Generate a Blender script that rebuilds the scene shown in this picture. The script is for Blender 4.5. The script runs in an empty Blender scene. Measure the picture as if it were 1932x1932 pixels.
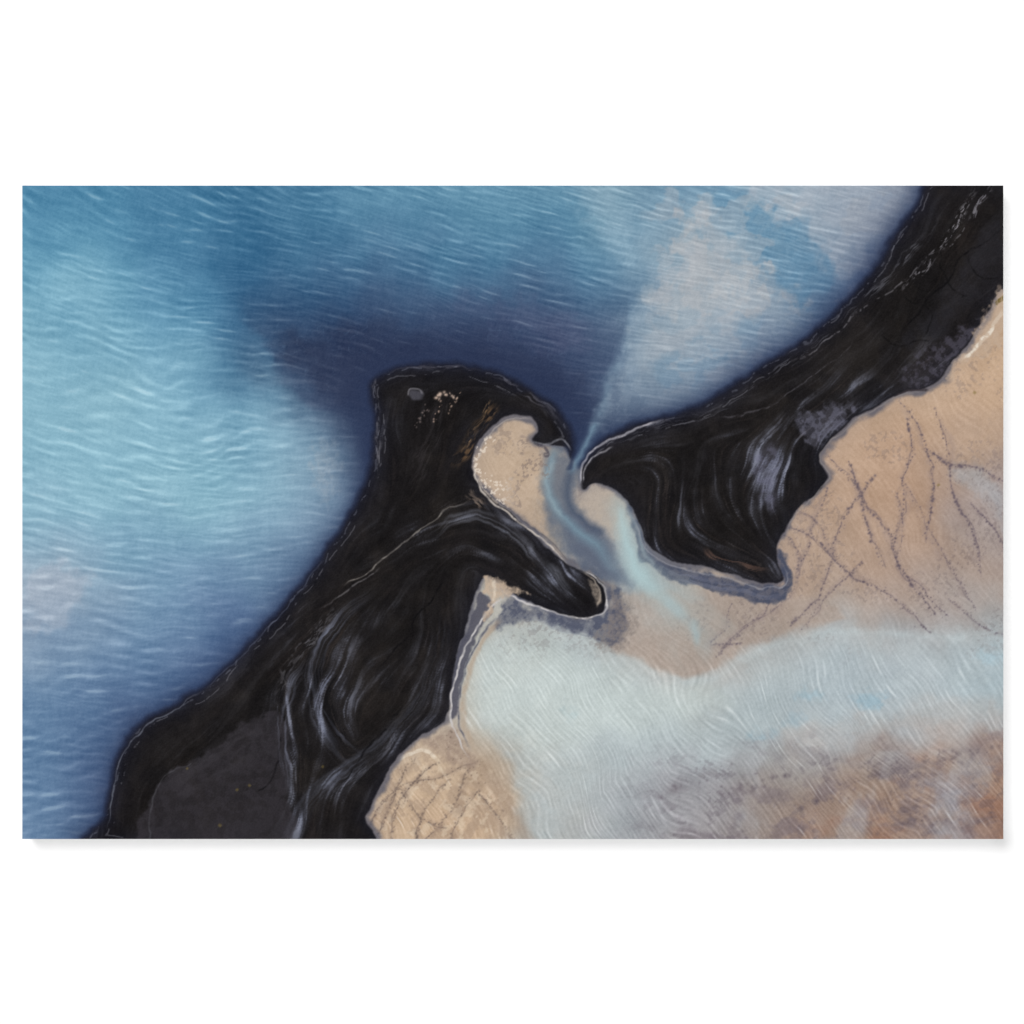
import bpy, math, bmesh
import numpy as np
from mathutils import Vector
# ------------------------------------------------------------------ canvas grid (print coordinates)
W, H = 1158, 772
X0, X1, Y0, Y1 = 42.0, 1893.0, 350.0, 1583.0
xs = np.linspace(X0, X1, W, dtype=np.float32); ys = np.linspace(Y0, Y1, H, dtype=np.float32)
X, Y = np.meshgrid(xs, ys)
STEP = float(xs[1]-xs[0]); STEPY = float(ys[1]-ys[0])
_T = {}
def vn(x, y, seed):
    if seed not in _T: _T[seed] = np.random.RandomState(seed).rand(256, 256).astype(np.float32)
    T = _T[seed]
    xf = np.floor(x); yf = np.floor(y); fx = x-xf; fy = y-yf
    xi = xf.astype(np.int32) & 255; yi = yf.astype(np.int32) & 255
    xj = (xi+1) & 255; yj = (yi+1) & 255
    fx = fx*fx*fx*(fx*(fx*6-15)+10); fy = fy*fy*fy*(fy*(fy*6-15)+10)
    a = T[yi, xi]; b = T[yi, xj]; c = T[yj, xi]; d = T[yj, xj]
    return (a+(b-a)*fx)*(1-fy)+(c+(d-c)*fx)*fy
def fbm(x, y, o, seed):
    s = 0; a = 1.0; t = 0; x = x*.8+y*.6; y = y*.8-(x-y*.6)/.8*.6
    for i in range(o):
        s = s+a*vn(x+17.3*i, y+9.1*i, seed*10+i); t += a; a *= .55
        x, y = (x*.76-y*.65)*2.03, (x*.65+y*.76)*2.03
    return np.clip((s/t-.5)*1.6+.5, 0, 1)
def ss(a, b, v):
    t = np.clip((v-a)/(b-a), 0, 1); return t*t*(3-2*t)
def hexc(h): return np.array([int(h[i:i+2], 16)/255 for i in (0, 2, 4)], np.float32)
def cat(p, closed=False, n=7):
    p = [np.array(q, float) for q in p]; out = []
    N = len(p)
    for i in (range(N) if closed else range(N-1)):
        a = p[(i-1) % N] if closed or i > 0 else p[0]
        b = p[i]; c = p[(i+1) % N]; d = p[(i+2) % N] if closed or i < N-2 else p[-1]
        for k in range(n):
            t = k/n
            out.append(.5*((2*b)+(-a+c)*t+(2*a-5*b+4*c-d)*t*t+(-a+3*b-3*c+d)*t**3))
    if not closed: out.append(p[-1])
    return np.array(out, np.float32)
wa = (fbm(X/38, Y/38, 3, 1)-.5)*9; wb = (fbm(X/38, Y/38, 3, 2)-.5)*9
WX = X+wa; WY = Y+wb
BX = X+(fbm(X/110, Y/110, 4, 3)-.5)*75; BY = Y+(fbm(X/110, Y/110, 4, 4)-.5)*75
def up2(a):
    h, w = a.shape
    yy = np.linspace(0, h-1, H); xx = np.linspace(0, w-1, W)
    y0 = np.minimum(yy.astype(int), h-2); x0 = np.minimum(xx.astype(int), w-2)
    fy = (yy-y0)[:, None].astype(np.float32); fx = (xx-x0)[None].astype(np.float32)
    r = a[y0]*(1-fy)+a[y0+1]*fy
    return r[:, x0]*(1-fx)+r[:, x0+1]*fx
def sdf(poly, smooth=True):
    p = cat(poly, True, 5) if smooth else np.array(poly, np.float32)
    hx = np.linspace(X0, X1, 617, dtype=np.float32); hy = np.linspace(Y0, Y1, 411, dtype=np.float32)
    x, y = np.meshgrid(hx, hy)
    best = np.full(x.shape, 1e9, np.float32); ins = np.zeros(x.shape, bool)
    for i in range(len(p)):
        a = p[i]; b = p[(i+1) % len(p)]; e = b-a; L = float(e@e)+1e-9
        dx = x-a[0]; dy = y-a[1]
        t = np.clip((dx*e[0]+dy*e[1])/L, 0, 1)
        np.minimum(best, (dx-t*e[0])**2+(dy-t*e[1])**2, out=best)
        if a[1] != b[1]:
            ins ^= ((a[1] > y) != (b[1] > y)) & (x < e[0]*(y-a[1])/e[1]+a[0])
    return up2(np.sqrt(best)*np.where(ins, -1, 1).astype(np.float32))
def samp(f, wx, wy):
    i = np.clip((wx-X0)/STEP, 0, W-1.01); j = np.clip((wy-Y0)/STEPY, 0, H-1.01)
    i0 = i.astype(int); j0 = j.astype(int); fi = i-i0; fj = j-j0
    return (f[j0, i0]*(1-fi)+f[j0, i0+1]*fi)*(1-fj)+(f[j0+1, i0]*(1-fi)+f[j0+1, i0+1]*fi)*fj
def blur(f, k):
    for ax in (0, 1):
        for _ in range(2):
            c = np.cumsum(np.pad(f, [(k+1, k) if a == ax else (0, 0) for a in range(f.ndim)], mode='edge'), axis=ax, dtype=np.float64)
            n = f.shape[ax]
            f = (np.take(c, range(2*k+1, 2*k+1+n), ax)-np.take(c, range(0, n), ax))/(2*k+1)
    return f.astype(np.float32)
def field(samples, sigma):
    hx = np.linspace(X0-60, X1+60, 310, dtype=np.float32); hy = np.linspace(Y0-60, Y1+60, 214, dtype=np.float32)
    x, y = np.meshgrid(hx, hy); acc = np.zeros(x.shape+(3,), np.float32); w = np.zeros(x.shape, np.float32)+1e-12
    for sx, sy, c in samples:
        g = np.exp(-((x-sx)**2+(y-sy)**2)/(2*sigma*sigma))+1e-5/(1+((x-sx)**2+(y-sy)**2)/1e4)**2
        acc += g[..., None]*hexc(c); w += g
    acc /= w[..., None]
    i = np.clip((BX-hx[0])/(hx[1]-hx[0]), 0, 308.9); j = np.clip((BY-hy[0])/(hy[1]-hy[0]), 0, 212.9)
    i0 = i.astype(int); j0 = j.astype(int); fi = (i-i0)[..., None]; fj = (j-j0)[..., None]
    return (acc[j0, i0]*(1-fi)+acc[j0, i0+1]*fi)*(1-fj)+(acc[j0+1, i0]*(1-fi)+acc[j0+1, i0+1]*fi)*fj
def rows(txt):
    out = []
    for line in txt.strip().splitlines():
        y, rest = line.split('|')
        for it in rest.split():
            x, c = it.split(':'); out.append((float(x), float(y), c))
    return out
waterS = rows("""
370|60:4f8aae 150:4a86aa 300:4680a5 450:3f769b 600:457b9f 750:5288a8 900:5a8eac 1050:6193b0 1150:86a9bb 1250:7ba0b8 1350:5f8fb0 1450:9aafbe 1550:a6b4c1 1650:a9b6c3 1720:8f9fb3
450|60:63a0bf 180:5b97b8 320:3f789e 450:366c94 600:467a9e 750:4d80a2 900:4a7c9f 1050:5084a5 1170:5c8cab 1260:7a9cb3 1330:a3b0bb 1400:8aa6b8 1480:6a97b5 1560:9aabbb 1650:8d9db2
530|60:78afc8 180:74acc7 320:4f88ad 450:3a6a92 600:3f6a90 750:436f94 900:446f93 1050:486f93 1170:4f7fa2 1260:93a5b2 1350:a7b0b9 1430:a3b0bb 1480:6b98b6 1540:6190b0 1600:62779a
600|60:82b6cc 180:7cb1ca 320:6ba3c1 450:3d6b91 560:37587e 700:3c557a 850:42587c 1000:485b7c 1130:4a6486 1200:6c88a0 1300:9fadb8 1400:a0aeba 1480:88a1b5 1540:52698c
680|60:86b9cf 200:86b8cd 350:7aaec8 470:5f94b4 540:3f5776 620:333d58 720:38435f 900:3a4664 1000:3f4c6c 1110:435575 1260:95a7b5 1350:8fa6b8 1430:6a819f
760|60:8abbcf 200:8cbccf 350:82b4cb 480:74a6c2 560:5c88a6 620:3f4f6c 670:3a4560 1100:3f4a68 1180:7089a0 1230:7d94a8
850|60:84b6cb 200:83b5cb 350:84b6cc 480:84b3ca 580:7ea4bc 645:6785a2 700:3b4560 1090:4a6078
930|60:86b4ca 200:8abacd 350:90bfd1 480:90bcd0 580:8aacc0 650:7b97b0
1020|60:86aac2 200:80acc6 350:86b1ca 480:82aac4 560:7498b5 610:5d7697
1110|60:a2b2c4 130:a0b3c4 230:7c9fbd 350:7599b9 450:6e92b2 530:587599
1200|60:90a6be 140:84a0bc 250:7294b6 350:6a89ad 440:54709a
1280|60:6f90b2 180:6c8cb0 300:5d7ca3 370:465e86
1370|60:6486aa 150:5f80a6 230:4a6189
1460|60:6487ac 140:6083a8 190:4b628a
1560|60:6c8db0 140:5f7fa5 180:485d82
""")
lagS = rows("""
830|990:c3ab93 930:c6ae95
880|940:c3ab93 1000:bba58f
930|960:bfa68d 1000:b39f8e
950|1130:bcab9b 1100:a89d96
1000|1160:a8a6a3 1120:8f9096 1040:8a8680
700|1800:c6a98e 1870:c4a78c 1700:c2a68c
780|1650:c1a58c 1740:c3a68c 1860:bd9f85
860|1590:bfa28a 1700:bea089 1800:b79c87 1880:a08f86
940|1560:ba9e88 1660:ba9c85 1760:b59883 1850:a89a97
1020|1520:b39b88 1600:b59a86 1720:b39986 1860:a59a96
1100|1500:b29b8a 1600:b29a88 1720:ae9687 1850:ae9788 1330:b3a08f 1240:9fa3a4
1160|1200:a1a5a5 1280:a7a7a4 1400:a99a90 1500:ab9a8e 1620:a99b93 1750:a59a96 1860:a39b99
1220|950:bab8b0 1220:b0a39a 1340:a99b93 1450:abb0b2 1560:a9b7bf 1700:a9b5bd 1860:a3bac4
1260|1290:b0a49b
1300|920:c4cac4 1000:c6cfcc 1100:bfcac8 1200:bdcaca 1300:bcc9ca 1400:b5c4c8 1500:acb9c0 1620:a5b4bd 1750:adb7bd 1870:b0c2ca
1380|900:b3a596 1000:c0c6c2 1100:b8c1c1 1200:b4bfc1 1350:b5bfc2 1500:b0b8bc 1650:afb2b5 1800:b0aba9 1880:aeb0b3
1450|880:b8a38d 940:b8a08a 1020:b8b6ae 1100:bcc0bd 1200:aeb5b8 1350:a2a6ab 1450:9a9592 1550:a49892 1650:a69488 1750:a28a7c 1850:a58976
1530|930:c0a68c 1050:b5b8b6 1150:a9b1b5 1250:9b9da4 1350:938f94 1450:92867f 1550:9a877c 1650:9f8676 1710:9b8375 1780:9f9da2 1850:a27d68
1575|1060:b4b6b5 1300:a39d9c 1400:94877f 1500:9a857a 1600:9e8676 1700:a18575 1780:9fa0a8 1860:997460
1560|720:c6ac92 850:ccb095 780:c9b095
1450|780:cdb59a 
""")
A = [(185,1600),(196,1540),(208,1480),(220,1430),(245,1385),(280,1355),(340,1322),(400,1285),(450,1235),(500,1180),(545,1125),(590,1075),(630,1015),(665,960),(690,905),(703,850),(706,790),(698,750),(703,722),(732,700),(780,688),(840,684),(900,692),(950,707),(1000,731),(1040,760),(1065,790),(1080,825),(1076,862),(1066,842),(1040,838),(1012,838),(1003,828),(1014,816),(1008,797),(993,785),(972,780),(950,788),(925,808),(900,835),(889,870),(898,905),(925,937),(960,965),(1000,1000),(1040,1040),(1080,1070),(1115,1082),(1138,1105),(1143,1135),(1130,1160),(1100,1170),(1060,1162),(1010,1143),(965,1118),(935,1098),(916,1088),(903,1105),(885,1150),(872,1200),(857,1260),(848,1320),(842,1355),(815,1375),(780,1398),(740,1440),(712,1490),(690,1540),(668,1600)]
B = [(1765,330),(1920,330),(1920,520),(1885,550),(1862,590),(1830,645),(1790,690),(1755,728),(1700,742),(1650,768),(1600,797),(1562,838),(1548,868),(1560,900),(1545,925),(1510,955),(1480,1000),(1464,1034),(1466,1058),(1475,1078),(1474,1094),(1460,1101),(1435,1099),(1380,1084),(1320,1068),(1262,1054),(1225,1028),(1205,988),(1188,950),(1160,922),(1125,912),(1101,925),(1094,900),(1106,862),(1135,832),(1190,803),(1250,787),(1310,767),(1370,735),(1430,693),(1500,652),(1560,602),(1610,555),(1650,500),(1690,440),(1730,385)]
LAG = [(420,1700),(600,1350),(800,1000),(850,880),(900,760),(1000,740),(1045,800),(1070,850),(1090,885),(1130,860),(1400,830),(1600,700),(1850,400),(2000,300),(2000,1700)]
sA0 = sdf(A); sB0 = sdf(B); sL = sdf(LAG, smooth=False)
wob = (fbm(X/14, Y/14, 3, 7)-.5)*2.4
sA = samp(sA0, WX-wa*.35, WY-wb*.35)+wob; sB = samp(sB0, WX-wa*.35, WY-wb*.35)+wob
D = np.minimum(sA, sB); dd = np.maximum(D, 0)
lag = ss(6, -6, sL)
water = blur(field(waterS, 52), 4); lagoon = blur(field(lagS, 50), 4)
g_ = water.mean(-1, keepdims=True); water = g_+(water-g_)*.88
img = None
def mix(a, col, al):
    al = al[..., None] if np.ndim(al) == 2 else al
    return a*(1-al)+col*al
def boxof(pts, m):
    x0 = max(0, int((pts[:, 0].min()-m-X0)/STEP)); x1 = min(W, int((pts[:, 0].max()+m-X0)/STEP)+2)
    y0 = max(0, int((pts[:, 1].min()-m-Y0)/STEP)); y1 = min(H, int((pts[:, 1].max()+m-Y0)/STEP)+2)
    return slice(y0, max(y0+1, y1)), slice(x0, max(x0+1, x1))
def st(path, m, jit=0., n=6):
    p = cat(path, False, n)
    if jit:
        r = np.random.RandomState(int(abs(path[0][0]*7+path[0][1]))); k = r.randn(len(p), 2)*jit
        k = (k+np.roll(k, 1, 0)+np.roll(k, 2, 0))/1.7; p = (p+k).astype(np.float32)
    S = boxof(p, m); x = WX[S]; y = WY[S]
    best = np.full(x.shape, 1e9, np.float32); s = np.zeros_like(x); side = np.ones_like(x); acc = 0.
    for i in range(len(p)-1):
        a = p[i]; e = p[i+1]-a; L = float(e@e)+1e-9
        dx = x-a[0]; dy = y-a[1]; t = np.clip((dx*e[0]+dy*e[1])/L, 0, 1)
        q = (dx-t*e[0])**2+(dy-t*e[1])**2; k = q < best
        best = np.where(k, q, best); s = np.where(k, acc+t*L**.5, s)
        side = np.where(k, np.sign(dx*e[1]-dy*e[0]), side); acc += L**.5
    return S, np.sqrt(best), s, side, acc
def stroke(path, w, col, al, soft=1.5, taper=True, breakup=0., bs=14, seed=50, w2=None, clip=None, jit=0.):
    global img
    w2 = w if w2 is None else w2
    S, d, s, side, L = st(path, max(w, w2)+soft*3+4, jit)
    u = s/L; ww = w+(w2-w)*u
    a = ss(ww+soft, ww-soft, d)*al
    if taper: a = a*ss(0, .12, u)*ss(1, .85 if taper is True else taper, u)
    if breakup: a = a*(1-breakup+breakup*ss(.38, .62, fbm(X[S]/bs, Y[S]/bs, 3, seed)))
    if clip is not None: a = a*clip[S]
    img[S] = mix(img[S], hexc(col), a)
def dots(path, col, al, seed, r0=1.2, r1=3.2, gap=6, jit=2.2, wig=4):
    """a beaded trail of small specks"""
    global img
    rs = np.random.RandomState(seed); p = cat(path, False, 10); seg = np.hypot(*(p[1:]-p[:-1]).T); cum = np.concatenate([[0], np.cumsum(seg)])
    s = 0.; ph1, ph2 = rs.rand(2)*6.28
    while s < cum[-1]:
        x = np.interp(s, cum, p[:, 0])+wig*math.sin(s/37+ph1)+rs.randn()*jit; y = np.interp(s, cum, p[:, 1])+wig*math.sin(s/43+ph2)+rs.randn()*jit
        dens = .5+.5*math.sin(s/52+ph1*3)
        r = r0+(r1-r0)*rs.rand()*(.4+.6*dens); s += gap*(.45+1.1*rs.rand())*(1.5-dens*.7)
        S = boxof(np.array([[x, y]]), r*2.5+2); X_ = X[S]; Y_ = Y[S]
        an = rs.rand()*3.14; c, sn = math.cos(an), math.sin(an); u = (X_-x)*c+(Y_-y)*sn; v = (Y_-y)*c-(X_-x)*sn
        a = np.exp(-((u/r)**2+(v/(r*(.5+.5*rs.rand())))**2))*al*(.5+.5*rs.rand())
        img[S] = mix(img[S], hexc(col), a)
def track(path, col, al, seed, w=.9, r1=2.9):
    """a thin wavering line whose weight swells and fades, with beads on it"""
    rs = np.random.RandomState(seed); p = cat(path, False, 8)
    k = np.cumsum(rs.randn(len(p), 2), 0); k = (k-np.linspace(0, 1, len(p))[:, None]*k[-1])*1.1
    q = [tuple(v) for v in (p+k)[::2]]
    stroke(q, w, col, al*.6, soft=1.6, breakup=.65, bs=14, seed=seed, taper=False)
    dots(q, col, al, seed+1, r0=1.2, r1=r1, gap=5, jit=1.3, wig=0)
    dots(q, col, al*.6, seed+2, r0=.8, r1=1.9, gap=8, jit=5.5, wig=0)
def band(path, hw, col, al, fr=5., ln=120., seed=60, hw2=None, thr=.5, clip=None, sharp=.12):
    global img
    hw2 = hw if hw2 is None else hw2
    S, d, s, side, L = st(path, max(hw, hw2)*1.5+4)
    u = s/L; h = hw+(hw2-hw)*u; t = d*side
    tt = t/(h/hw)
    n = .6*vn(s/ln+3, tt/fr+50, seed)+.4*vn(s/(ln*.5)+9, tt/(fr*.45)+80, seed+1)
    env = ss(1.25, .35, d/h)*ss(0, .18, u)*ss(1, .8, u)
    big = .25+.75*fbm(X[S]/50, Y[S]/50, 3, seed+3)
    a = ss(thr-sharp, thr+sharp*1.8, n)*env*al*big
    if clip is not None: a = a*clip[S]
    img[S] = mix(img[S], hexc(col), a)
def fill(poly, col, al, soft=6, rough=0, rs=20, seed=90, clip=None, tex=0.):
    global img
    p = cat(poly, True, 4); S = boxof(p, soft*2+rough+6); x = WX[S]; y = WY[S]
    best = np.full(x.shape, 1e9, np.float32); ins = np.zeros(x.shape, bool)
    for i in range(len(p)):
        a = p[i]; b = p[(i+1) % len(p)]; e = b-a; L = float(e@e)+1e-9
        dx = x-a[0]; dy = y-a[1]; t = np.clip((dx*e[0]+dy*e[1])/L, 0, 1)
        best = np.minimum(best, (dx-t*e[0])**2+(dy-t*e[1])**2)
        if a[1] != b[1]: ins ^= ((a[1] > y) != (b[1] > y)) & (x < e[0]*(y-a[1])/e[1]+a[0])
    d = np.sqrt(best)*np.where(ins, -1, 1)
    if rough: d = d+(fbm(X[S]/rs, Y[S]/rs, 4, seed)-.5)*2*rough
    a = ss(soft, -soft, d)*al
    if tex: a = a*(1-tex+tex*ss(.3, .7, fbm(X[S]/rs*2, Y[S]/rs*2, 4, seed+1)))
    if clip is not None: a = a*clip[S]
    img[S] = mix(img[S], hexc(col), a)
def waves(al, ph, lo, hi, n, seed, spread=.26, warp=1.0):
    """short-crested waves: a sum of wave trains of nearly the same heading"""
    r = np.random.RandomState(seed); s = 0; tot = 0
    w_ = (fbm(al/160, ph/160, 2, seed)-.5)*26*warp+(fbm(al/50, ph/50, 2, seed+1)-.5)*7*warp
    for i in range(n):
        lam = lo*(hi/lo)**((i+.5)/n); d = (r.rand()*2-1)*spread; a = (lam/lo)**.35
        s = s+a*np.cos(2*np.pi*(((ph+w_)+al*d)/lam)+r.rand()*6.28+3.6*(vn(al/120+i*7, ph/80, seed+40+i)-.5)); tot += a*a
    return (s/np.sqrt(tot/2)).astype(np.float32)

# ================================================================= SEA
img = water
grad = ss(500, 690, Y)
fill([(455,560),(500,660),(540,730),(590,765),(640,788),(668,830),(690,880),(760,760),(1000,780),(1090,860),(1120,800),(1155,700),(1185,600),(1170,520),(900,500),(600,500)], '33405e', .5, soft=12, rough=10, rs=40, seed=91, clip=grad)
fill([(530,640),(555,700),(610,750),(680,790),(740,700),(900,700),(1040,760),(1090,840),(1120,780),(1090,710),(960,660),(800,630),(650,610)], '2b324a', .55, soft=30, rough=20, rs=50, seed=92, tex=.2)
fill([(860,560),(1000,570),(1100,620),(1080,660),(960,630)], '5a5a78', .25, soft=30, rough=20, seed=89)
fill([(1196,570),(1172,670),(1146,745),(1122,800),(1160,805),(1240,780),(1330,740),(1420,690),(1500,630),(1520,560),(1440,520),(1330,470),(1260,520)], '98a8b5', .5, soft=8, rough=15, rs=30, seed=94, tex=.6)
fill([(1310,370),(1340,400),(1330,450),(1400,500),(1480,545),(1400,600),(1290,590),(1240,560),(1280,500),(1290,430)], 'b2b5b9', .70, soft=9, rough=34, rs=34, seed=95, tex=.45)
fill([(1420,340),(1740,340),(1690,420),(1620,500),(1560,520),(1540,460),(1480,420)], 'adb6c1', .65, soft=10, rough=24, rs=36, seed=96, tex=.4)
fill([(1400,390),(1490,410),(1545,465),(1570,540),(1500,565),(1450,510),(1405,460)], '648eab', .66, soft=10, rough=20, rs=34, seed=97, tex=.3)
fill([(1340,360),(1390,350),(1405,420),(1375,450),(1350,410)], '648eab', .55, soft=12, rough=16, rs=30, seed=98)
fill([(1170,600),(1210,560),(1260,500),(1230,640),(1180,740)], '8ba0b2', .4, soft=16, rough=26, rs=30, seed=86, tex=.6)
fill([(1240,680),(1340,640),(1430,600),(1380,680),(1290,730)], '7d9cb2', .5, soft=18, rough=26, rs=36, seed=88)
fill([(1090,350),(1160,350),(1200,440),(1170,480),(1130,420)], '93afc0', .45, soft=20, rough=24, rs=40, seed=87)
cloudy = ss(.55, .72, fbm(X/60, Y/45, 5, 85))*ss(1180, 1260, X)*ss(800, 700, Y+(X-1250)*.35)
img = mix(img, hexc('b0b4ba'), cloudy*.40)
fill([(60,1080),(150,1070),(170,1100),(120,1180),(60,1180)], 'aab5c4', .6, soft=14, rough=20, rs=40, seed=99)
fill([(600,830),(635,850),(640,920),(610,950),(590,900)], 'a3afb9', .45, soft=12, rough=14, rs=16, seed=100, tex=.5)
m = np.interp(Y, [350, 500, 700, 900, 1100, 1300, 1583], [.40, .32, .20, .06, -.02, -.08, -.14]).astype(np.float32)
ph = Y-X*m+60*np.exp(-((X-600)/240)**2-((Y-640)/180)**2)-45*np.exp(-((X-330)/200)**2-((Y-900)/150)**2)
al = X+Y*m
cl_ = fbm(X/130, Y/100, 3, 17)
s1 = waves(al, ph, 18, 36, 8, 1000, .27, 1.1); s2 = waves(al, ph, 10, 17, 8, 1100, .30, .9); s3 = waves(al, ph, 6.5, 9.5, 6, 1200, .4, .8)
s4 = waves(al+ph*.3, ph-al*.38, 14, 28, 6, 1500, .25, 1.)
c1 = np.minimum(np.exp(.6*s1), 3.4)/1.22-.95; c2 = np.minimum(np.exp(.5*s2), 2.8)/1.15-.95
a1 = .25+1.1*cl_; a2 = .3+.8*ss(.25, .75, fbm(X/70, Y/55, 3, 27))
st1 = vn((X+Y*.3)/3.4, (Y-X*.3)/22, 15)-.5; st2 = vn((X-Y*.12)/6, Y/45, 16)-.5
lum = water.mean(-1)
calm = .55+.65*ss(.2, .5, lum)
wave = (c1*.036*a1+c2*.020*a2+s3*.004+s4*.008*cl_)*calm+st1*.014+st2*.012*calm+(fbm(X/45, Y/28, 4, 18)-.5)*.04*calm+(fbm(X/200, Y/160, 3, 19)-.5)*.04*calm+(fbm(X/5, Y/5, 2, 9)-.5)*.02
img = img+wave[..., None]*np.array([1.05, .97, .86], np.float32)
sharp = ss(1.4, 2.7, s1*1.0+s2*.4)*ss(.35, .65, fbm(X/60, Y/40, 2, 20))
img = mix(img, hexc('b6cbd6'), sharp*.17*calm)
web = ss(.955, 1., 1-np.abs(2*fbm(WX/34, WY/26, 2, 21)-1))*ss(430, 520, X)*ss(1150, 1000, X)*ss(560, 620, Y)*ss(760, 720, Y)
img = mix(img, hexc('7f9fbc'), web*.14)
hd = ss(260, 120, np.hypot((X-860)/1.35, Y-760))
img = mix(img, hexc('242a40'), np.exp(-dd/46)*hd*.70)
img = mix(img, hexc('262d44'), np.exp(-dd/(15+9*np.maximum(hd, ss(1000, 1200, X))))*.93)
img = mix(img, hexc('3a4b70'), np.exp(-dd/55)*.36)
seaimg = img
# ================================================================= LAGOON
img = lagoon.copy()
fill([(893,870),(920,815),(970,785),(1008,800),(1012,838),(1050,845),(1040,900),(1030,960),(1035,1010),(960,960),(905,915)], 'c3ad97', .8, soft=6, rough=5, tex=.25, seed=101)
fill([(905,1240),(930,1200),(1000,1165),(1100,1205),(1150,1225),(1200,1250),(1270,1285),(1330,1278),(1390,1240),(1480,1202),(1600,1186),(1760,1196),(1900,1190),(1900,1330),(1700,1370),(1500,1380),(1300,1440),(1100,1480),(1040,1590),(1000,1560),(960,1440),(900,1350)], 'b5c0c3', .55, soft=16, rough=14, rs=60, seed=102, tex=.3)
fill([(895,1250),(960,1210),(1060,1230),(1150,1260),(1260,1300),(1340,1290),(1360,1340),(1200,1380),(1040,1420),(960,1400),(910,1330)], 'c9d3d0', .55, soft=30, rough=16, rs=70, seed=103)
fill([(1160,1120),(1260,1120),(1400,1110),(1520,1130),(1600,1160),(1560,1178),(1480,1192),(1400,1226),(1345,1262),(1285,1275),(1215,1248),(1150,1215)], 'ab9b90', .80, soft=8, rough=8, rs=45, seed=104, tex=.12)
fill([(1500,1420),(1640,1390),(1800,1370),(1893,1360),(1893,1330),(1760,1320),(1600,1350),(1480,1380)], 'b4aaa4', .4, soft=20, rough=20, rs=50, seed=115, tex=.4)
stroke([(1160,1232),(1230,1262),(1290,1288),(1350,1275),(1410,1238),(1490,1208),(1620,1194),(1760,1204),(1893,1206)], 5, 'c3d0d3', .45, soft=11, breakup=.4, bs=60, seed=119)
for x, y, r, c in [(1640,1318,34,'8fb3c5'),(1530,1310,22,'97b6c4'),(1440,1385,18,'9ab4c0'),(1500,1360,16,'9cb3be'),(1870,1240,30,'a8c4d0'),(1080,1345,16,'a9bfc3')]:
    fill([(x-r, y), (x, y-r*.45), (x+r, y-r*.1), (x, y+r*.45)], c, .5, soft=12, rough=12, rs=14, seed=int(x))
fill([(1800,890),(1850,930),(1893,1000),(1893,940),(1850,880)], 'a9b0b8', .5, soft=16, rough=12, rs=30, seed=106)
edge_ = 1430-(X-1300)*.05+(fbm(X/90, Y/90, 3, 60)-.5)*130
low = ss(-40, 120, Y-edge_)*ss(1120, 1380, X)
img = mix(img, hexc('946c5a'), ss(.35, .8, fbm(X/80+5, Y/45, 5, 24))*low*ss(1450, 1640, X)*.50)
img = mix(img, hexc('6c626b'), ss(.40, .85, fbm(X/46, Y/30, 5, 23))*low*.45)
sp_ = ss(.52, .74, fbm(X/13, Y/11, 3, 26))*ss(.42, .64, fbm(X/75, Y/42, 3, 36))
img = mix(img, hexc('5f5660'), sp_*ss(1380, 1450, Y)*ss(1130, 1300, X)*.26)
img = mix(img, hexc('b3b5b9'), ss(.50, .85, fbm(X/75+3, Y/110, 4, 25))*ss(1380, 1450, Y)*ss(1000, 1100, X)*.42)
fill([(1755,1470),(1795,1480),(1815,1590),(1755,1590),(1765,1530)], 'a8a9b0', .5, soft=20, rough=22, rs=24, seed=116, tex=.3)
spots = ss(.66, .76, fbm(X/6, Y/6, 2, 27))*ss(.55, .7, fbm(X/80, Y/80, 2, 28))
img = mix(img, hexc('6d6264'), spots*.22*ss(1280, 1180, Y))
rp = X*.86-Y*.50+(fbm(X/170, Y/170, 2, 29)-.5)*60; ra = X*.50+Y*.86
q1 = waves(ra, rp, 9, 15, 8, 1300, .24, .5); q2 = waves(ra, rp, 5.5, 8.5, 7, 1400, .30, .4)
e1 = np.minimum(np.exp(.6*q1), 3.4)/1.22-.95
ramp = .45+.70*ss(1180, 1300, Y)*(.45+.8*fbm(X/110, Y/110, 2, 61))+.15*ss(1350, 1480, Y)
lw = (e1*.023+q2*.010)*ramp+(fbm(X/40, Y/40, 4, 31)-.5)*.035+(fbm(X/90, Y/90, 4, 32)-.5)*.045+(fbm(X/5, Y/5, 2, 33)-.5)*.03
img = img+lw[..., None]
gl = ss(1.7, 2.7, q1*.9+q2*.5)*ss(.4, .65, fbm(X/60, Y/60, 2, 34))*ss(1200, 1320, Y)
img = mix(img, hexc('e2e6e6'), gl*.30)
tr = [[(1560,860),(1600,905),(1622,950),(1668,1000),(1690,1060),(1740,1110),(1790,1165)],[(1712,790),(1722,850),(1702,910),(1706,960),(1688,1030),(1712,1090),(1765,1160)],[(1765,770),(1790,850),(1800,940),(1836,1010),(1850,1090)],
      [(1600,870),(1622,930),(1640,990),(1668,1070)],[(1480,990),(1545,1020),(1600,1080),(1680,1120),(1755,1195)],[(1562,920),(1540,970),(1522,1030),(1500,1080)],[(1745,845),(1790,878),(1850,884),(1900,915)],
      [(1650,900),(1612,945),(1585,1000),(1568,1060),(1540,1130),(1490,1180)],[(1700,760),(1742,830),(1756,920),(1746,1020)],[(1830,950),(1875,1000),(1900,1060)],
      [(1480,1010),(1506,1060),(1485,1130),(1410,1180),(1360,1235)],[(1480,1080),(1445,1150),(1390,1200),(1350,1240)],[(1380,1140),(1372,1180),(1340,1215),(1400,1215)],
      [(1790,1130),(1850,1180),(1900,1200)],[(1700,900),(1740,980),(1785,1060),(1840,1150)],[(1500,960),(1545,990),(1580,1060)],
      [(1690,930),(1702,1000),(1690,1060)],[(1625,1060),(1560,1125),(1510,1190)]]
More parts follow.
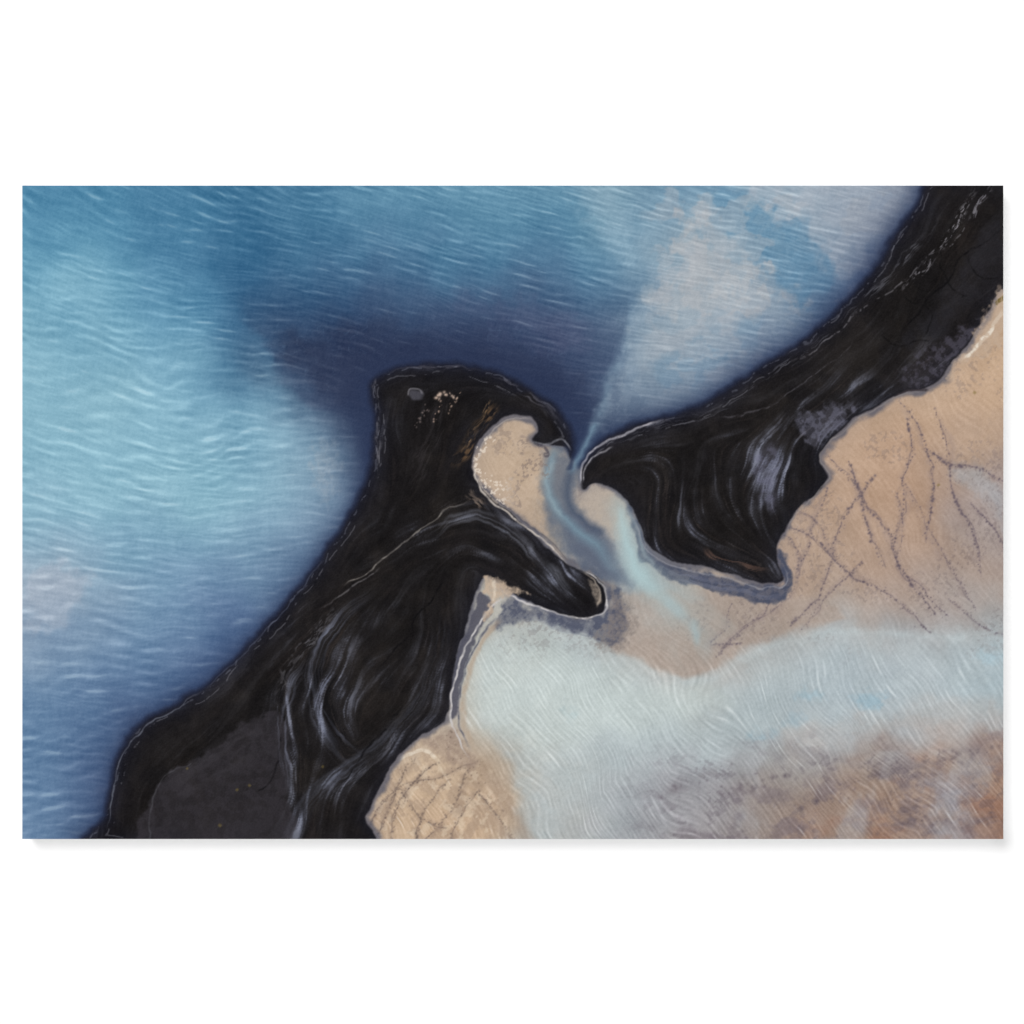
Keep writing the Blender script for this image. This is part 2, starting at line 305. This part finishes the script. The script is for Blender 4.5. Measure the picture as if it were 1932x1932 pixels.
for i, p in enumerate(tr):
    stroke(p, 5, '8f7e7c', .30, soft=7, breakup=.7, bs=18, seed=230+i, jit=2)
    track(p, '5a505c', .80 if i < 10 else .58, 3000+i*5, w=.9, r1=3.6 if i < 9 else 2.6)
tr2 = [[(738,1590),(752,1520),(800,1455),(830,1440)],[(692,1575),(735,1500),(820,1470),(905,1435)],[(785,1590),(800,1530),(850,1470)],[(800,1590),(855,1525),(885,1450)],[(905,1500),(936,1540),(975,1590)],[(700,1590),(720,1555),(745,1490),(780,1430)],[(850,1590),(870,1530),(905,1490)],[(750,1490),(790,1540),(840,1560)]]
tt_ = ss(20, -20, np.hypot((X-830)/1.25, Y-1530)-115)
img = mix(img, hexc('a08b7a'), ss(.5, .75, fbm(X/22, Y/22, 4, 62))*tt_*.40)
img = mix(img, hexc('e0cfb8'), ss(.6, .8, fbm(X/16+9, Y/16, 3, 63))*tt_*.4)
for i, p in enumerate(tr2):
    stroke(p, 5, '917d70', .40, soft=6, breakup=.6, bs=18, seed=270+i, jit=1.5)
    track(p, '5f524e', .75, 3200+i*5, w=.9)
for i, p in enumerate([[(1890,1405),(1780,1430),(1680,1455),(1590,1490),(1500,1530)],[(1500,1450),(1440,1480),(1350,1490)],[(1893,1540),(1800,1555),(1700,1540)],[(1620,1590),(1660,1520),(1750,1460)],[(1250,1500),(1300,1470),(1380,1460)]]):
    stroke(p, 5, '655a60', .3, soft=10, breakup=.8, bs=24, seed=285+i, jit=3)
    dots(p, '564c56', .38, 3300+i, r0=1.5, r1=6, gap=7, jit=9)
stroke([(745,1440),(775,1422),(800,1418),(830,1440)], 3.6, 'e8dac6', .95, breakup=.35, bs=8, seed=291)
stroke([(770,1420),(800,1414),(825,1430),(850,1470),(900,1500),(940,1540),(980,1590)], 2.5, 'dccab2', .5, soft=3, breakup=.8, seed=290, jit=2)
stroke([(900,1440),(940,1490),(975,1545),(1000,1600)], 9, '9d8877', .45, soft=12, seed=292, taper=False)
fill([(830,1385),(860,1380),(900,1440),(870,1450),(840,1430),(790,1400)], '9a8679', .7, soft=8, rough=9, rs=12, seed=293, tex=.4)
dots([(845,1390),(870,1430),(905,1470),(935,1530)], '6a5a50', .6, 3400, r0=1, r1=3, gap=4, jit=7)
nb = fbm(X/30, Y/30, 3, 35); nl = fbm(X/90, Y/90, 2, 37)
rimw = -3+9*nb+12*nl
img = mix(img, hexc('4a4e5f'), ss(rimw+6, rimw-5, D)*.78)
img = mix(img, hexc('8c8280'), np.exp(-dd/22)*.28)
fill([(945,1150),(965,1130),(1010,1150),(1070,1172),(1120,1172),(1148,1145),(1160,1110),(1182,1150),(1178,1195),(1155,1218),(1110,1205),(1055,1182),(1000,1166),(955,1172),(925,1190)], '474c60', .85, soft=7, rough=9, seed=107, tex=.35)
band([(950,1150),(1010,1158),(1070,1182),(1130,1190),(1170,1160)], 22, '6b6f7e', .55, fr=5, ln=50, seed=318)
fill([(1150,1110),(1185,1135),(1195,1190),(1160,1225),(1120,1218),(1150,1160)], '857c78', .6, soft=8, rough=14, rs=10, seed=108, tex=.6)
fill([(1190,950),(1208,1010),(1240,1055),(1330,1080),(1400,1098),(1450,1106),(1476,1092),(1466,1040),(1484,1056),(1495,1085),(1488,1118),(1450,1139),(1390,1126),(1310,1103),(1240,1087),(1203,1042),(1184,975)], '444a5e', .92, soft=4, rough=5, seed=109, tex=.2)
band([(1205,1010),(1240,1070),(1310,1092),(1400,1112),(1460,1122),(1486,1096)], 12, '72768a', .6, fr=4, ln=50, seed=319)
fill([(908,1115),(932,1142),(903,1190),(884,1240),(868,1300),(862,1350),(850,1350),(856,1270),(872,1210),(888,1160)], '4e4e5b', .85, soft=3, rough=3, seed=110)
stroke([(950,1160),(915,1200),(890,1260),(876,1320),(880,1380),(905,1430)], 5, 'b29f8c', .7, soft=4, breakup=.3, seed=117)
stroke([(938,1160),(906,1200),(883,1255),(869,1310),(869,1370),(888,1420)], 1.8, '45475a', .75, soft=2, breakup=.4, seed=118)
# channel
fill([(1032,848),(1075,852),(1094,905),(1086,940),(1104,978),(1160,1040),(1188,1095),(1160,1105),(1090,1060),(1048,1005),(1022,930)], '5b6779', .70, soft=15, rough=9, seed=111)
fill([(1060,960),(1110,985),(1165,1045),(1190,1095),(1155,1098),(1090,1048)], '4f586e', .45, soft=14, rough=8, seed=114)
fill([(1100,940),(1135,920),(1165,935),(1184,985),(1170,1020),(1125,990)], 'b8ab9e', .85, soft=10, rough=8, seed=112, tex=.25)
fill([(1040,1030),(1085,1065),(1150,1100),(1150,1112),(1100,1080)], 'a89585', .4, soft=6, rough=6, seed=113)
band([(1155,925),(1176,1000),(1194,1060),(1225,1110),(1280,1150),(1370,1250)], 28, 'a9bbbf', .7, fr=9, ln=140, seed=300, hw2=85, thr=.30, sharp=.3)
stroke([(1155,915),(1176,985),(1194,1045),(1216,1090),(1255,1130),(1310,1180),(1350,1235)], 2, 'a3bcc1', .60, soft=24, w2=34, seed=301, taper=.45)
stroke([(1166,950),(1182,1020),(1200,1070),(1228,1110),(1280,1150)], 3, 'b4cfd2', .75, soft=15, w2=15, seed=311, taper=.5)
fill([(1303,1190),(1312,1170),(1322,1192),(1312,1210)], 'a4bfc6', .4, soft=9, rough=4, seed=312)
stroke([(1056,832),(1037,870),(1033,915),(1050,958),(1085,998),(1125,1030),(1160,1075),(1180,1110)], 3, '7f9fae', .8, soft=14, w2=8, seed=302, taper=.6)
stroke([(1045,860),(1031,900),(1038,940),(1066,982)], 1.5, 'a3b5bb', .55, soft=7, seed=303)
stroke([(1088,862),(1070,905),(1074,940),(1098,975),(1150,1020)], 4, '35435b', .65, soft=11, seed=304)
lagimg = img
# ================================================================= JOIN
img = seaimg*(1-lag[..., None])+lagimg*lag[..., None]
stroke([(1170,670),(1150,725),(1125,800),(1098,850),(1072,905)], 4, '829eb0', .45, soft=14, w2=6, seed=305, taper=True, breakup=.5, bs=40)
stroke([(1130,790),(1105,835),(1085,870),(1070,900)], 3, '7895a8', .75, soft=8, seed=306)
stroke([(1080,840),(1078,865),(1070,890)], 4, '2c3650', .7, soft=4, seed=307)
# ================================================================= BLACK SAND
flows = [
 ([(690,1110),(760,1040),(830,985),(890,962),(950,985),(1010,1035),(1065,1100),(1110,1160)], 1.5),
 ([(720,1150),(790,1070),(850,1030),(910,1040),(960,1090),(1040,1140)], 1.),
 ([(880,900),(940,955),(1000,1010),(1050,1065),(1100,1100),(1130,1140)], 1.5),
 ([(560,1190),(640,1110),(720,1060),(790,1000),(850,950),(890,930)], 1.2),
 ([(690,1450),(645,1410),(605,1350),(592,1290),(606,1220),(650,1160),(720,1100)], 1.6),
 ([(555,1510),(542,1440),(532,1370),(545,1300),(590,1240)], 1.4),
 ([(548,1600),(560,1545),(600,1490),(670,1440),(740,1390),(800,1310),(830,1220),(835,1130)], 1.4),
 ([(660,1600),(680,1520),(730,1440),(800,1380),(850,1300),(870,1200),(905,1110)], 1.2),
 ([(640,1590),(600,1480),(625,1380),(650,1300),(720,1210),(800,1130)], .8),
 ([(800,1200),(790,1140),(815,1090),(850,1050)], .8),
 ([(730,720),(735,800),(745,880),(740,960),(690,1040),(600,1150),(500,1260),(400,1350),(300,1420),(250,1500),(240,1600)], 1.),
 ([(840,740),(810,830),(800,900),(760,980)], .8), ([(940,755),(912,795),(885,835),(850,890),(810,950)], 1.),
 ([(700,720),(760,705),(840,700),(920,715),(1000,750),(1050,795),(1070,830)], 1.),
 ([(300,1560),(330,1460),(420,1390),(500,1330)], .8), ([(420,1590),(450,1480),(520,1400)], .8),
 ([(1200,850),(1255,880),(1262,930),(1250,990),(1275,1045),(1340,1075)], 1.3),
 ([(1290,880),(1282,950),(1300,1010),(1350,1055),(1440,1085)], 1.3),
 ([(1560,710),(1500,780),(1430,850),(1390,920),(1385,990),(1430,1050),(1475,1100)], 1.4),
 ([(1530,800),(1470,850),(1448,900),(1455,950),(1480,985)], 1.2),
 ([(1600,740),(1540,780),(1500,840),(1490,910),(1500,950)], 1.),
 ([(1350,860),(1340,940),(1360,1010),(1410,1060)], 1.),
 ([(1110,870),(1170,840),(1260,812),(1350,787),(1440,735),(1540,665),(1640,575),(1740,460),(1800,370)], 1.),
 ([(1500,760),(1600,690),(1700,600),(1800,500),(1880,400)], 1.), ([(1660,740),(1740,690),(1800,620),(1880,530)], 1.)]
gx = np.linspace(X0, X1, 232, dtype=np.float32); gy = np.linspace(Y0, Y1, 155, dtype=np.float32)
GX, GY = np.meshgrid(gx, gy); C2 = np.zeros_like(GX); S2 = np.zeros_like(GX)
for p, wgt in flows+[(A+A[:1], .8), (B+B[:1], .8)]:
    q = cat(p, False, 4); t = q[1:]-q[:-1]; mid = (q[1:]+q[:-1])/2; sg = 20 if p[0] == p[-1] else 32
    for k in range(0, len(t)):
        th = math.atan2(t[k][1], t[k][0]); g = np.exp(-((GX-mid[k][0])**2+(GY-mid[k][1])**2)/(2*sg*sg))*wgt*float(np.hypot(*t[k]))
        C2 += g*math.cos(2*th); S2 += g*math.sin(2*th)
th = np.arctan2(up2(S2), up2(C2))/2+(fbm(X/55, Y/55, 3, 504)-.5)*.8
VX = np.cos(th).astype(np.float32); VY = np.sin(th).astype(np.float32)
n0 = .5*vn(X/4.6, Y/4.6, 501)+.5*vn(X/2.4, Y/2.4, 502); n1 = fbm(X/17, Y/17, 2, 503)
jj, ii = np.nonzero(D < 3)
acc0 = n0[jj, ii].copy(); acc1 = n1[jj, ii].copy()
for sgn in (1, -1):
    px_ = ii.astype(np.float32); py_ = jj.astype(np.float32); vx_ = VX[jj, ii]*sgn; vy_ = VY[jj, ii]*sgn
    for k in range(24):
        px_ = np.clip(px_+vx_*1.5, 0, W-1); py_ = np.clip(py_+vy_*1.5, 0, H-1)
        a_ = px_.astype(int); b_ = py_.astype(int)
        nx = VX[b_, a_]; ny = VY[b_, a_]; s_ = np.where(nx*vx_+ny*vy_ < 0, -1, 1); vx_ = nx*s_; vy_ = ny*s_
        if k < 18: acc0 += n0[b_, a_]
        acc1 += n1[b_, a_]
def norm(a): a = (a-a.mean())/a.std(); f = np.zeros((H, W), np.float32); f[jj, ii] = a; return f
L0 = norm(acc0); L1 = norm(acc1)
glow = np.zeros((H, W), np.float32)+.035
for x, y, rx, ry, v in [(610,1320,58,115,.85),(545,1400,32,110,.75),(570,1530,34,70,.6),(640,1450,46,56,.5),(700,1140,60,50,.25),(850,1000,90,38,.5),(970,1020,70,44,.7),(1050,1090,54,48,.75),(815,1300,38,110,.38),(760,1420,55,46,.35),(730,880,26,130,.16),(1450,905,46,85,.95),(1520,810,60,45,.8),(1248,970,34,100,.62),(1315,1020,44,66,.5),(1390,900,42,85,.38),(1400,1060,68,32,.6),(1620,745,62,36,.42),(1770,690,78,48,.3),(1000,730,60,26,.12),(700,1250,50,50,.16)]:
    glow = np.maximum(glow, v*np.exp(-(((X-x)/rx)**2+((Y-y)/ry)**2)*.9))
glow *= .3+1.15*fbm(X/48, Y/48, 3, 505)
bn = fbm(X/70, Y/70, 4, 40); b2 = fbm(X/9, Y/9, 3, 41)
base = np.stack([.113+.026*(bn-.5)+.018*(b2-.5)]*3, -1)*np.array([1.07, .98, .97], np.float32)
base = mix(base, hexc('2c2826'), ss(.5, .8, fbm(X/60+4, Y/90, 4, 42))*.45)
base = mix(base, hexc('151416'), ss(.5, .75, fbm(X/80+9, Y/80, 3, 48))*.4)
wet = np.exp(np.minimum(D, 0)/20)*(1-lag*.6)
base = mix(base, hexc('1f2233'), wet*.85)
inn = ss(0, -6, D)
base = base+((L0*.0028+L1*.005)*ss(2, -10, D))[..., None]
mf = .55*L0+.85*L1
base = mix(base, hexc('3a3a42'), np.clip(glow*1.2, 0, .75)*(.35+.65*ss(-.8, 1., L1))*inn*.65)
base = mix(base, hexc('6f7384'), np.clip(ss(.1, 2.0, mf)*glow*1.15, 0, .85)*inn)
base = mix(base, hexc('a6a9b8'), ss(1.1, 2.6, .8*L0+.7*L1)*glow*.65*inn)
base = mix(base, hexc('5a4c45'), ss(.9, 2.2, .6*L0-.7*L1)*(.05+.3*glow)*inn)
base = mix(base, hexc('151416'), ss(-.3, -1.6, mf)*np.clip(glow*.95, 0, .8)*inn)
mblk = ss(2.2, -2.2, D)*lag+ss(10, -8, D)*(1-lag)
img = mix(img, base, mblk)
cA = ss(0, -6, sA); cB = ss(0, -6, sB)
fill([(275,1600),(280,1520),(310,1460),(380,1425),(450,1375),(520,1335),(545,1400),(540,1500),(530,1600)], '363338', .78, soft=4, rough=9, rs=30, seed=120, clip=cA, tex=.3)
band([(300,1500),(380,1450),(470,1400),(530,1380)], 40, '4a474c', .3, fr=14, ln=90, seed=314, clip=cA)
stroke([(282,1600),(284,1520),(310,1468),(360,1440)], 1.3, '5a5a60', .5, clip=cA, breakup=.5, seed=310, taper=False)
fill([(1893,560),(1860,590),(1820,620),(1760,650),(1700,700),(1740,745),(1800,690),(1860,620)], '4f4c58', .7, soft=9, rough=16, rs=18, seed=122, clip=cB, tex=.7)
fill([(1893,400),(1840,450),(1760,570),(1700,640),(1760,640),(1893,520)], '2a292e', .6, soft=16, rough=14, rs=40, seed=123, clip=cB, tex=.4)
fill([(1510,800),(1540,770),(1590,765),(1610,775),(1560,820),(1530,850)], '6f6f80', .65, soft=7, rough=12, rs=16, seed=124, clip=cB, tex=.5)
fill([(1430,860),(1460,840),(1468,900),(1462,960),(1440,950),(1428,900)], '6a6a7e', .55, soft=8, rough=9, rs=24, seed=126, clip=cB, tex=.6)
band([(690,1450),(645,1410),(605,1350),(592,1290),(606,1220),(650,1160),(720,1100)], 26, '7f859a', .6, fr=7, ln=150, seed=328, clip=cA, thr=.5, hw2=12, sharp=.18)
band([(555,1510),(542,1440),(532,1370),(545,1300),(590,1240)], 14, '7d8295', .75, fr=5, ln=60, seed=330, clip=cA, thr=.48, sharp=.16)
band([(548,1600),(560,1545),(600,1490),(670,1440),(740,1390),(800,1310),(830,1220),(835,1130)], 24, '565a68', .45, fr=7, ln=130, seed=332, clip=cA, thr=.52, hw2=16, sharp=.18)
band([(800,1030),(860,985),(920,980),(980,1020),(1040,1080),(1085,1140)], 16, '8a8e9c', .6, fr=6, ln=160, seed=334, clip=cA, thr=.5, sharp=.16)
band([(520,1340),(540,1270),(600,1190),(650,1130)], 12, '8b8a92', .8, fr=4, ln=10, seed=338, clip=cA, thr=.58)
band([(712,690),(708,760),(716,840),(712,900)], 5, '9a99a0', .8, fr=3, ln=14, seed=344, clip=cA, thr=.5)
band([(700,720),(760,697),(840,692),(920,708),(1000,745),(1050,790),(1070,830)], 7, '7e7c86', .5, fr=4, ln=30, seed=346, clip=cA, thr=.54)
stroke([(640,1110),(720,1060),(790,1000),(850,960),(890,940)], 1.2, '9a948e', .75, clip=cA, breakup=.4, seed=325)
stroke([(600,1150),(660,1110),(720,1070)], 1.4, '6d6a6c', .7, clip=cA, breakup=.6, seed=326)
for i, p in enumerate([[(700,1290),(740,1230),(790,1170),(840,1080)],[(640,1480),(700,1400),(760,1330)],[(480,1500),(520,1440),(530,1380)]]):
    stroke(p, 1.6, '100f11', .7, clip=cA, breakup=.6, seed=316+i, jit=2.5)
band([(940,755),(912,795),(885,835),(850,890)], 13, '8a6a4a', .85, fr=4, ln=14, seed=350, clip=cA, thr=.5)
band([(925,750),(900,800),(870,850)], 5, 'b08d66', .7, fr=3, ln=10, seed=352, clip=cA, thr=.55)
fill([(770,742),(782,735),(797,742),(792,754),(776,756)], '55545e', .7, soft=4, rough=3, seed=370, clip=cA)
stroke([(768,748),(772,735),(790,732),(798,745)], 1.2, '9a98a0', .6, seed=371, clip=cA)
band([(838,750),(826,800),(800,860),(770,920)], 22, '4f4a4e', .6, fr=5, ln=40, seed=372, clip=cA, thr=.52)
dots([(822,748),(840,742),(856,748),(866,744)], 'd2b9a8', .95, 3501, r0=1.2, r1=4.5, gap=3, jit=4, wig=0)
dots([(868,748),(850,766),(842,780)], 'c7ab98', .9, 3502, r0=1, r1=3.5, gap=3, jit=3, wig=0)
dots([(830,755),(826,775),(820,800)], 'c0a594', .9, 3503, r0=1, r1=3.2, gap=3, jit=3, wig=0)
dots([(806,765),(795,785),(785,810)], '8a7c78', .8, 3504, r0=.8, r1=2.5, gap=5, jit=3, wig=0)
band([(880,925),(895,940),(915,960)], 12, 'b09a88', .75, fr=4, ln=12, seed=374, clip=cA, thr=.52)
band([(1330,1030),(1345,1055),(1400,1064),(1458,1080)], 7, '7d5f52', .65, fr=3, ln=60, seed=402, clip=cB, thr=.44)
band([(1110,860),(1170,828),(1260,800),(1350,775),(1440,720),(1540,650),(1640,560),(1740,450),(1800,370)], 10, '8c8d98', .45, fr=3, ln=24, seed=404, clip=cB, thr=.6)
stroke([(1880,340),(1835,405),(1800,455),(1745,490),(1690,545),(1610,600),(1540,655),(1470,700)], 1.2, '8f8c92', .5, breakup=.95, bs=8, clip=cB, seed=406, jit=1.5)
band([(1850,340),(1815,400),(1785,450),(1740,510),(1680,560)], 9, '9a979e', .9, fr=3, ln=9, seed=407, clip=cB, thr=.6)
band([(1875,345),(1850,385),(1825,420)], 6, '85828a', .8, fr=3, ln=9, clip=cB, seed=417, thr=.58)
stroke([(1893,430),(1820,480),(1750,570),(1690,640)], 1.6, '121113', .8, breakup=.5, clip=cB, seed=408, jit=2)
for i, p in enumerate([[(1700,560),(1760,600),(1740,640)],[(1770,470),(1790,540),(1830,560)],[(1650,640),(1700,650),(1760,640)],[(1820,480),(1850,520),(1893,520)]]):
    stroke(p, 1.6, '141314', .7, breakup=.6, clip=cB, seed=410+i, jit=2.5)
stroke([(1340,790),(1440,770),(1540,700),(1620,640)], 1., '6b6870', .5, breakup=.7, clip=cB, seed=414)
fo = ss(2.4, .4, np.abs(D+9+8*(nb-.5)))*ss(.50, .62, fbm(X/12, Y/12, 4, 43))*(1-lag)
img = mix(img, hexc('8f93a2'), fo*.28)
fo = ss(1.8, .4, np.abs(D+18+16*(nl-.5)))*ss(.50, .62, fbm(X/18+7, Y/18, 4, 44))*(1-lag)
img = mix(img, hexc('a7a7b0'), fo*.28)
wl = [([(1085,1074),(1118,1086),(1140,1112),(1140,1148),(1112,1169),(1065,1165),(1010,1146),(960,1122),(932,1100)], 1.5, 'd0cccc', .95),
      ([(965,1122),(928,1142),(896,1190),(872,1240),(854,1300),(852,1360),(868,1405),(888,1440)], 1.9, 'cdc9c8', .95),
      ([(893,860),(897,905),(930,947),(985,987),(1030,1022),(1080,1075)], 1.7, 'd2c8be', .9),
      ([(903,905),(936,942),(990,982),(1036,1018),(1088,1072)], 1.0, '4a4a56', .7),
      ([(893,880),(910,840),(935,808),(975,785),(1005,798)], 1.3, 'b5aca6', .65),
      ([(1102,928),(1093,897),(1110,857),(1150,832),(1215,806),(1260,790)], 2.0, 'bab7be', .85),
      ([(1100,915),(1100,890),(1120,862),(1160,842)], 1.4, 'c9c6cc', .7),
      ([(1000,832),(1030,838),(1060,825),(1075,850)], 1.8, '9fa0a8', .65),
      ([(1190,960),(1204,1010),(1235,1050),(1290,1072),(1380,1094),(1440,1109),(1476,1104),(1484,1080),(1470,1050)], 1.2, '9a9aa2', .65),
      ([(1755,738),(1700,745),(1650,772),(1600,802),(1560,845),(1550,870),(1562,902),(1530,940),(1492,985),(1470,1040)], 1.1, '9b948f', .5),
      ([(1098,1078),(1120,1096),(1131,1120),(1126,1148)], 1.6, 'a89d92', .75),
      ([(205,1570),(214,1490),(232,1418),(272,1372),(330,1338),(390,1300)], 1.1, '9aa0ae', .5),
      ([(380,1310),(440,1255),(500,1190),(560,1120),(620,1045)], 1.0, '6f7890', .4)]
for i, (p, w, c, a) in enumerate(wl): stroke(p, w, c, a, soft=1.5, breakup=.3, bs=14, seed=420+i)
fill([(914,1088),(940,1096),(975,1112),(1000,1122),(960,1122),(935,1138),(912,1172),(922,1130)], 'c3ae99', .9, soft=3, rough=5, rs=14, seed=130, tex=.3)
fill([(1110,1095),(1126,1108),(1133,1130),(1126,1140),(1118,1118)], 'b3a494', .6, soft=3, rough=2, rs=10, seed=131, tex=.3)
stroke([(930,1095),(935,1115),(928,1135)], 2.5, 'e0d2c0', .7, breakup=.4, bs=8, seed=431)
stroke([(897,900),(915,925),(935,945),(965,970)], 2, 'd8c7b3', .5, breakup=.6, bs=7, seed=432)
fill([(1893,548),(1870,565),(1858,600),(1835,645),(1800,690),(1780,720),(1830,680),(1893,640)], 'c0aa96', .7, soft=6, rough=12, rs=14, seed=132, tex=.4)
stroke([(1900,580),(1875,608),(1868,630),(1840,655),(1815,680)], 3.2, 'e6dccd', .9, breakup=.6, bs=9, seed=433, jit=1.5)
stroke([(1893,562),(1880,570)], 4, '6a5a2c', .8, breakup=.5, bs=4, seed=434, taper=False)
stroke([(1690,745),(1720,735),(1755,738)], 2, '3a3438', .8, seed=435)
fk = ss(.58, .70, fbm(X/5, Y/5, 2, 47))*ss(.42, .6, fbm(X/30, Y/30, 2, 48))
nest = ss(4, -6, np.hypot((X-955)/1.1, Y-890)-75)*ss(0, 5, D)
img = mix(img, hexc('e6d9ca'), fk*nest*.75*ss(985, 940, X))
img = mix(img, hexc('857670'), fk*nest*.55*ss(940, 990, X))
stroke([(1010,838),(1025,845),(1030,858),(1018,862)], 4, '4a4650', .7, breakup=.5, bs=6, seed=436)
for x, y in ((447,1490),(414,1555),(471,1483),(352,1450),(610,1445),(1768,915),(1838,742)):
    fill([(x-3,y),(x,y-3),(x+3,y),(x,y+3)], '7a6a3a', .5, soft=1.5, seed=int(x))
img = img+((np.random.RandomState(5).rand(H, W).astype(np.float32)-.5)*.032)[..., None]
img = np.clip(img, 0.03, .97)
lin = np.where(img <= .04045, img/12.92, ((img+.055)/1.055)**2.4).astype(np.float32)
E = 1.25
lin /= E
# ------------------------------------------------------------------ scene
sc = bpy.context.scene; C = sc.collection
sc.view_settings.view_transform = 'Standard'; sc.view_settings.look = 'None'; sc.view_settings.exposure = 0
PX = 1.5/1851; CX, CY = 966.0, 966.0; ZC = 1.5; FRONT = -.052
def wx_(x): return (x-CX)*PX
def wz_(y): return ZC+(CY-y)*PX
def mat(name, col, rough=.9):
    m = bpy.data.materials.new(name); m.use_nodes = True; b = m.node_tree.nodes['Principled BSDF']
    b.inputs['Base Color'].default_value = (*col, 1); b.inputs['Roughness'].default_value = rough; b.inputs['Specular IOR Level'].default_value = 0
    return m
wallm = mat('matte_white_wall', (.86, .86, .86))
nt = wallm.node_tree; n = nt.nodes.new('ShaderNodeTexNoise'); n.inputs['Scale'].default_value = 90; bp = nt.nodes.new('ShaderNodeBump'); bp.inputs['Strength'].default_value = .005
nt.links.new(n.outputs['Fac'], bp.inputs['Height']); nt.links.new(bp.outputs['Normal'], nt.nodes['Principled BSDF'].inputs['Normal'])
me = bpy.data.meshes.new('wall'); me.from_pydata([(-6, 0, -3), (6, 0, -3), (6, 0, 6), (-6, 0, 6)], [], [(0, 1, 2, 3)])
wall = bpy.data.objects.new('wall', me); C.objects.link(wall); me.materials.append(wallm)
wall['kind'] = 'structure'; wall['label'] = 'plain matte white wall behind the print'
root = bpy.data.objects.new('photo_print', None); C.objects.link(root); root.location = (wx_((X0+X1)/2), 0, wz_(Y1))
root['label'] = 'wide aerial coast photograph print hung on the white wall'; root['category'] = 'wall art'
RX, RZ = root.location.x, root.location.z
bm = bmesh.new()
x0, x1, z0, z1 = wx_(X0)-RX, wx_(X1)-RX, wz_(Y1)-RZ, wz_(Y0)-RZ
v = [bm.verts.new(p) for p in [(x0, -.001, z0), (x1, -.001, z0), (x1, -.001, z1), (x0, -.001, z1), (x0, FRONT+.0008, z0), (x1, FRONT+.0008, z0), (x1, FRONT+.0008, z1), (x0, FRONT+.0008, z1)]]
for f in [(0, 1, 2, 3), (4, 7, 6, 5), (0, 4, 5, 1), (1, 5, 6, 2), (2, 6, 7, 3), (3, 7, 4, 0)]: bm.faces.new([v[i] for i in f])
bmesh.ops.recalc_face_normals(bm, faces=bm.faces)
pm = bpy.data.meshes.new('panel'); bm.to_mesh(pm); pm.materials.append(mat('white_panel_edge', (.85, .85, .85)))
po = bpy.data.objects.new('panel', pm); C.objects.link(po); po.parent = root; po['label'] = 'thin white backing panel with square edges'
ink = bpy.data.materials.new('printed_ink'); ink.use_nodes = True; nt = ink.node_tree; b = nt.nodes['Principled BSDF']
b.inputs['Roughness'].default_value = .8; b.inputs['Specular IOR Level'].default_value = 0
at = nt.nodes.new('ShaderNodeAttribute'); at.attribute_name = 'ink'; nt.links.new(at.outputs['Color'], b.inputs['Base Color'])
vx = wx_(X)-RX; vz = wz_(Y)-RZ
co = np.stack([vx, np.full_like(vx, FRONT), vz], -1).reshape(-1, 3)
idx = np.arange(W*H).reshape(H, W)
quads = np.stack([idx[1:, :-1], idx[1:, 1:], idx[:-1, 1:], idx[:-1, :-1]], -1)
fD = lambda a: (a[1:, :-1]+a[1:, 1:]+a[:-1, 1:]+a[:-1, :-1])/4
inA = fD(sA) < 0; inB = (fD(sB) < 0) & ~inA; inL = (fD(sL) < 0) & ~inA & ~inB; inW = ~inA & ~inB & ~inL
linf = lin.reshape(-1, 3)
def sheet(name, mask, label):
    q = quads[mask]; used, inv = np.unique(q.ravel(), return_inverse=True)
    m = bpy.data.meshes.new(name); nq = len(q)
    m.vertices.add(len(used)); m.vertices.foreach_set('co', co[used].astype(np.float32).ravel())
    m.loops.add(nq*4); m.loops.foreach_set('vertex_index', inv.astype(np.int32).ravel())
    m.polygons.add(nq); m.polygons.foreach_set('loop_start', np.arange(0, nq*4, 4, dtype=np.int32))
    try: m.polygons.foreach_set('loop_total', np.full(nq, 4, np.int32))
    except Exception: pass
    m.update(calc_edges=True)
    ca = m.color_attributes.new('ink', 'FLOAT_COLOR', 'POINT')
    ca.data.foreach_set('color', np.concatenate([linf[used], np.ones((len(used), 1), np.float32)], 1).astype(np.float32).ravel())
    m.materials.append(ink)
    o = bpy.data.objects.new(name, m); C.objects.link(o); o.parent = root; o['label'] = label
    return o
sheet('sea', inW, 'rippled blue sea filling the upper left of the print')
sheet('black_sandbar', inA, 'large black sandbar with hooked head, left of the channel')
sheet('black_sandbar', inB, 'black sandbar running to the top right corner, right of the channel')
sheet('sandy_lagoon', inL, 'tan sand flats and milky pale shallows at the lower right')
# ------------------------------------------------------------------ light
w = bpy.data.worlds.new('World'); sc.world = w; w.use_nodes = True
w.node_tree.nodes['Background'].inputs[0].default_value = (1, 1, 1, 1); w.node_tree.nodes['Background'].inputs[1].default_value = .10
def lamp(name, pos, size, contrib):
    tgt = Vector((0, 0, ZC)); p = Vector(pos)+tgt; d = tgt-p; D_ = d.length
    l = bpy.data.lights.new(name, 'AREA'); l.shape = 'DISK'; l.size = size
    l.energy = contrib*math.pi**2*D_*D_/abs(d.normalized().y)
    o = bpy.data.objects.new(name, l); C.objects.link(o); o.location = p; o.rotation_euler = d.to_track_quat('-Z', 'Y').to_euler()
lamp('front_softbox', (0, -14, 0.6), 1.5, .67)
lamp('key_softbox', (-4.6, -14, 5.4), 6.5, .48)
cam = bpy.data.cameras.new('camera'); co_ = bpy.data.objects.new('camera', cam); C.objects.link(co_)
dist = 4.0; co_.location = (0, FRONT-dist, ZC); co_.rotation_euler = (math.pi/2, 0, 0)
cam.sensor_fit = 'HORIZONTAL'; cam.angle = 2*math.atan(966*PX/dist); cam.clip_end = 100
sc.camera = co_
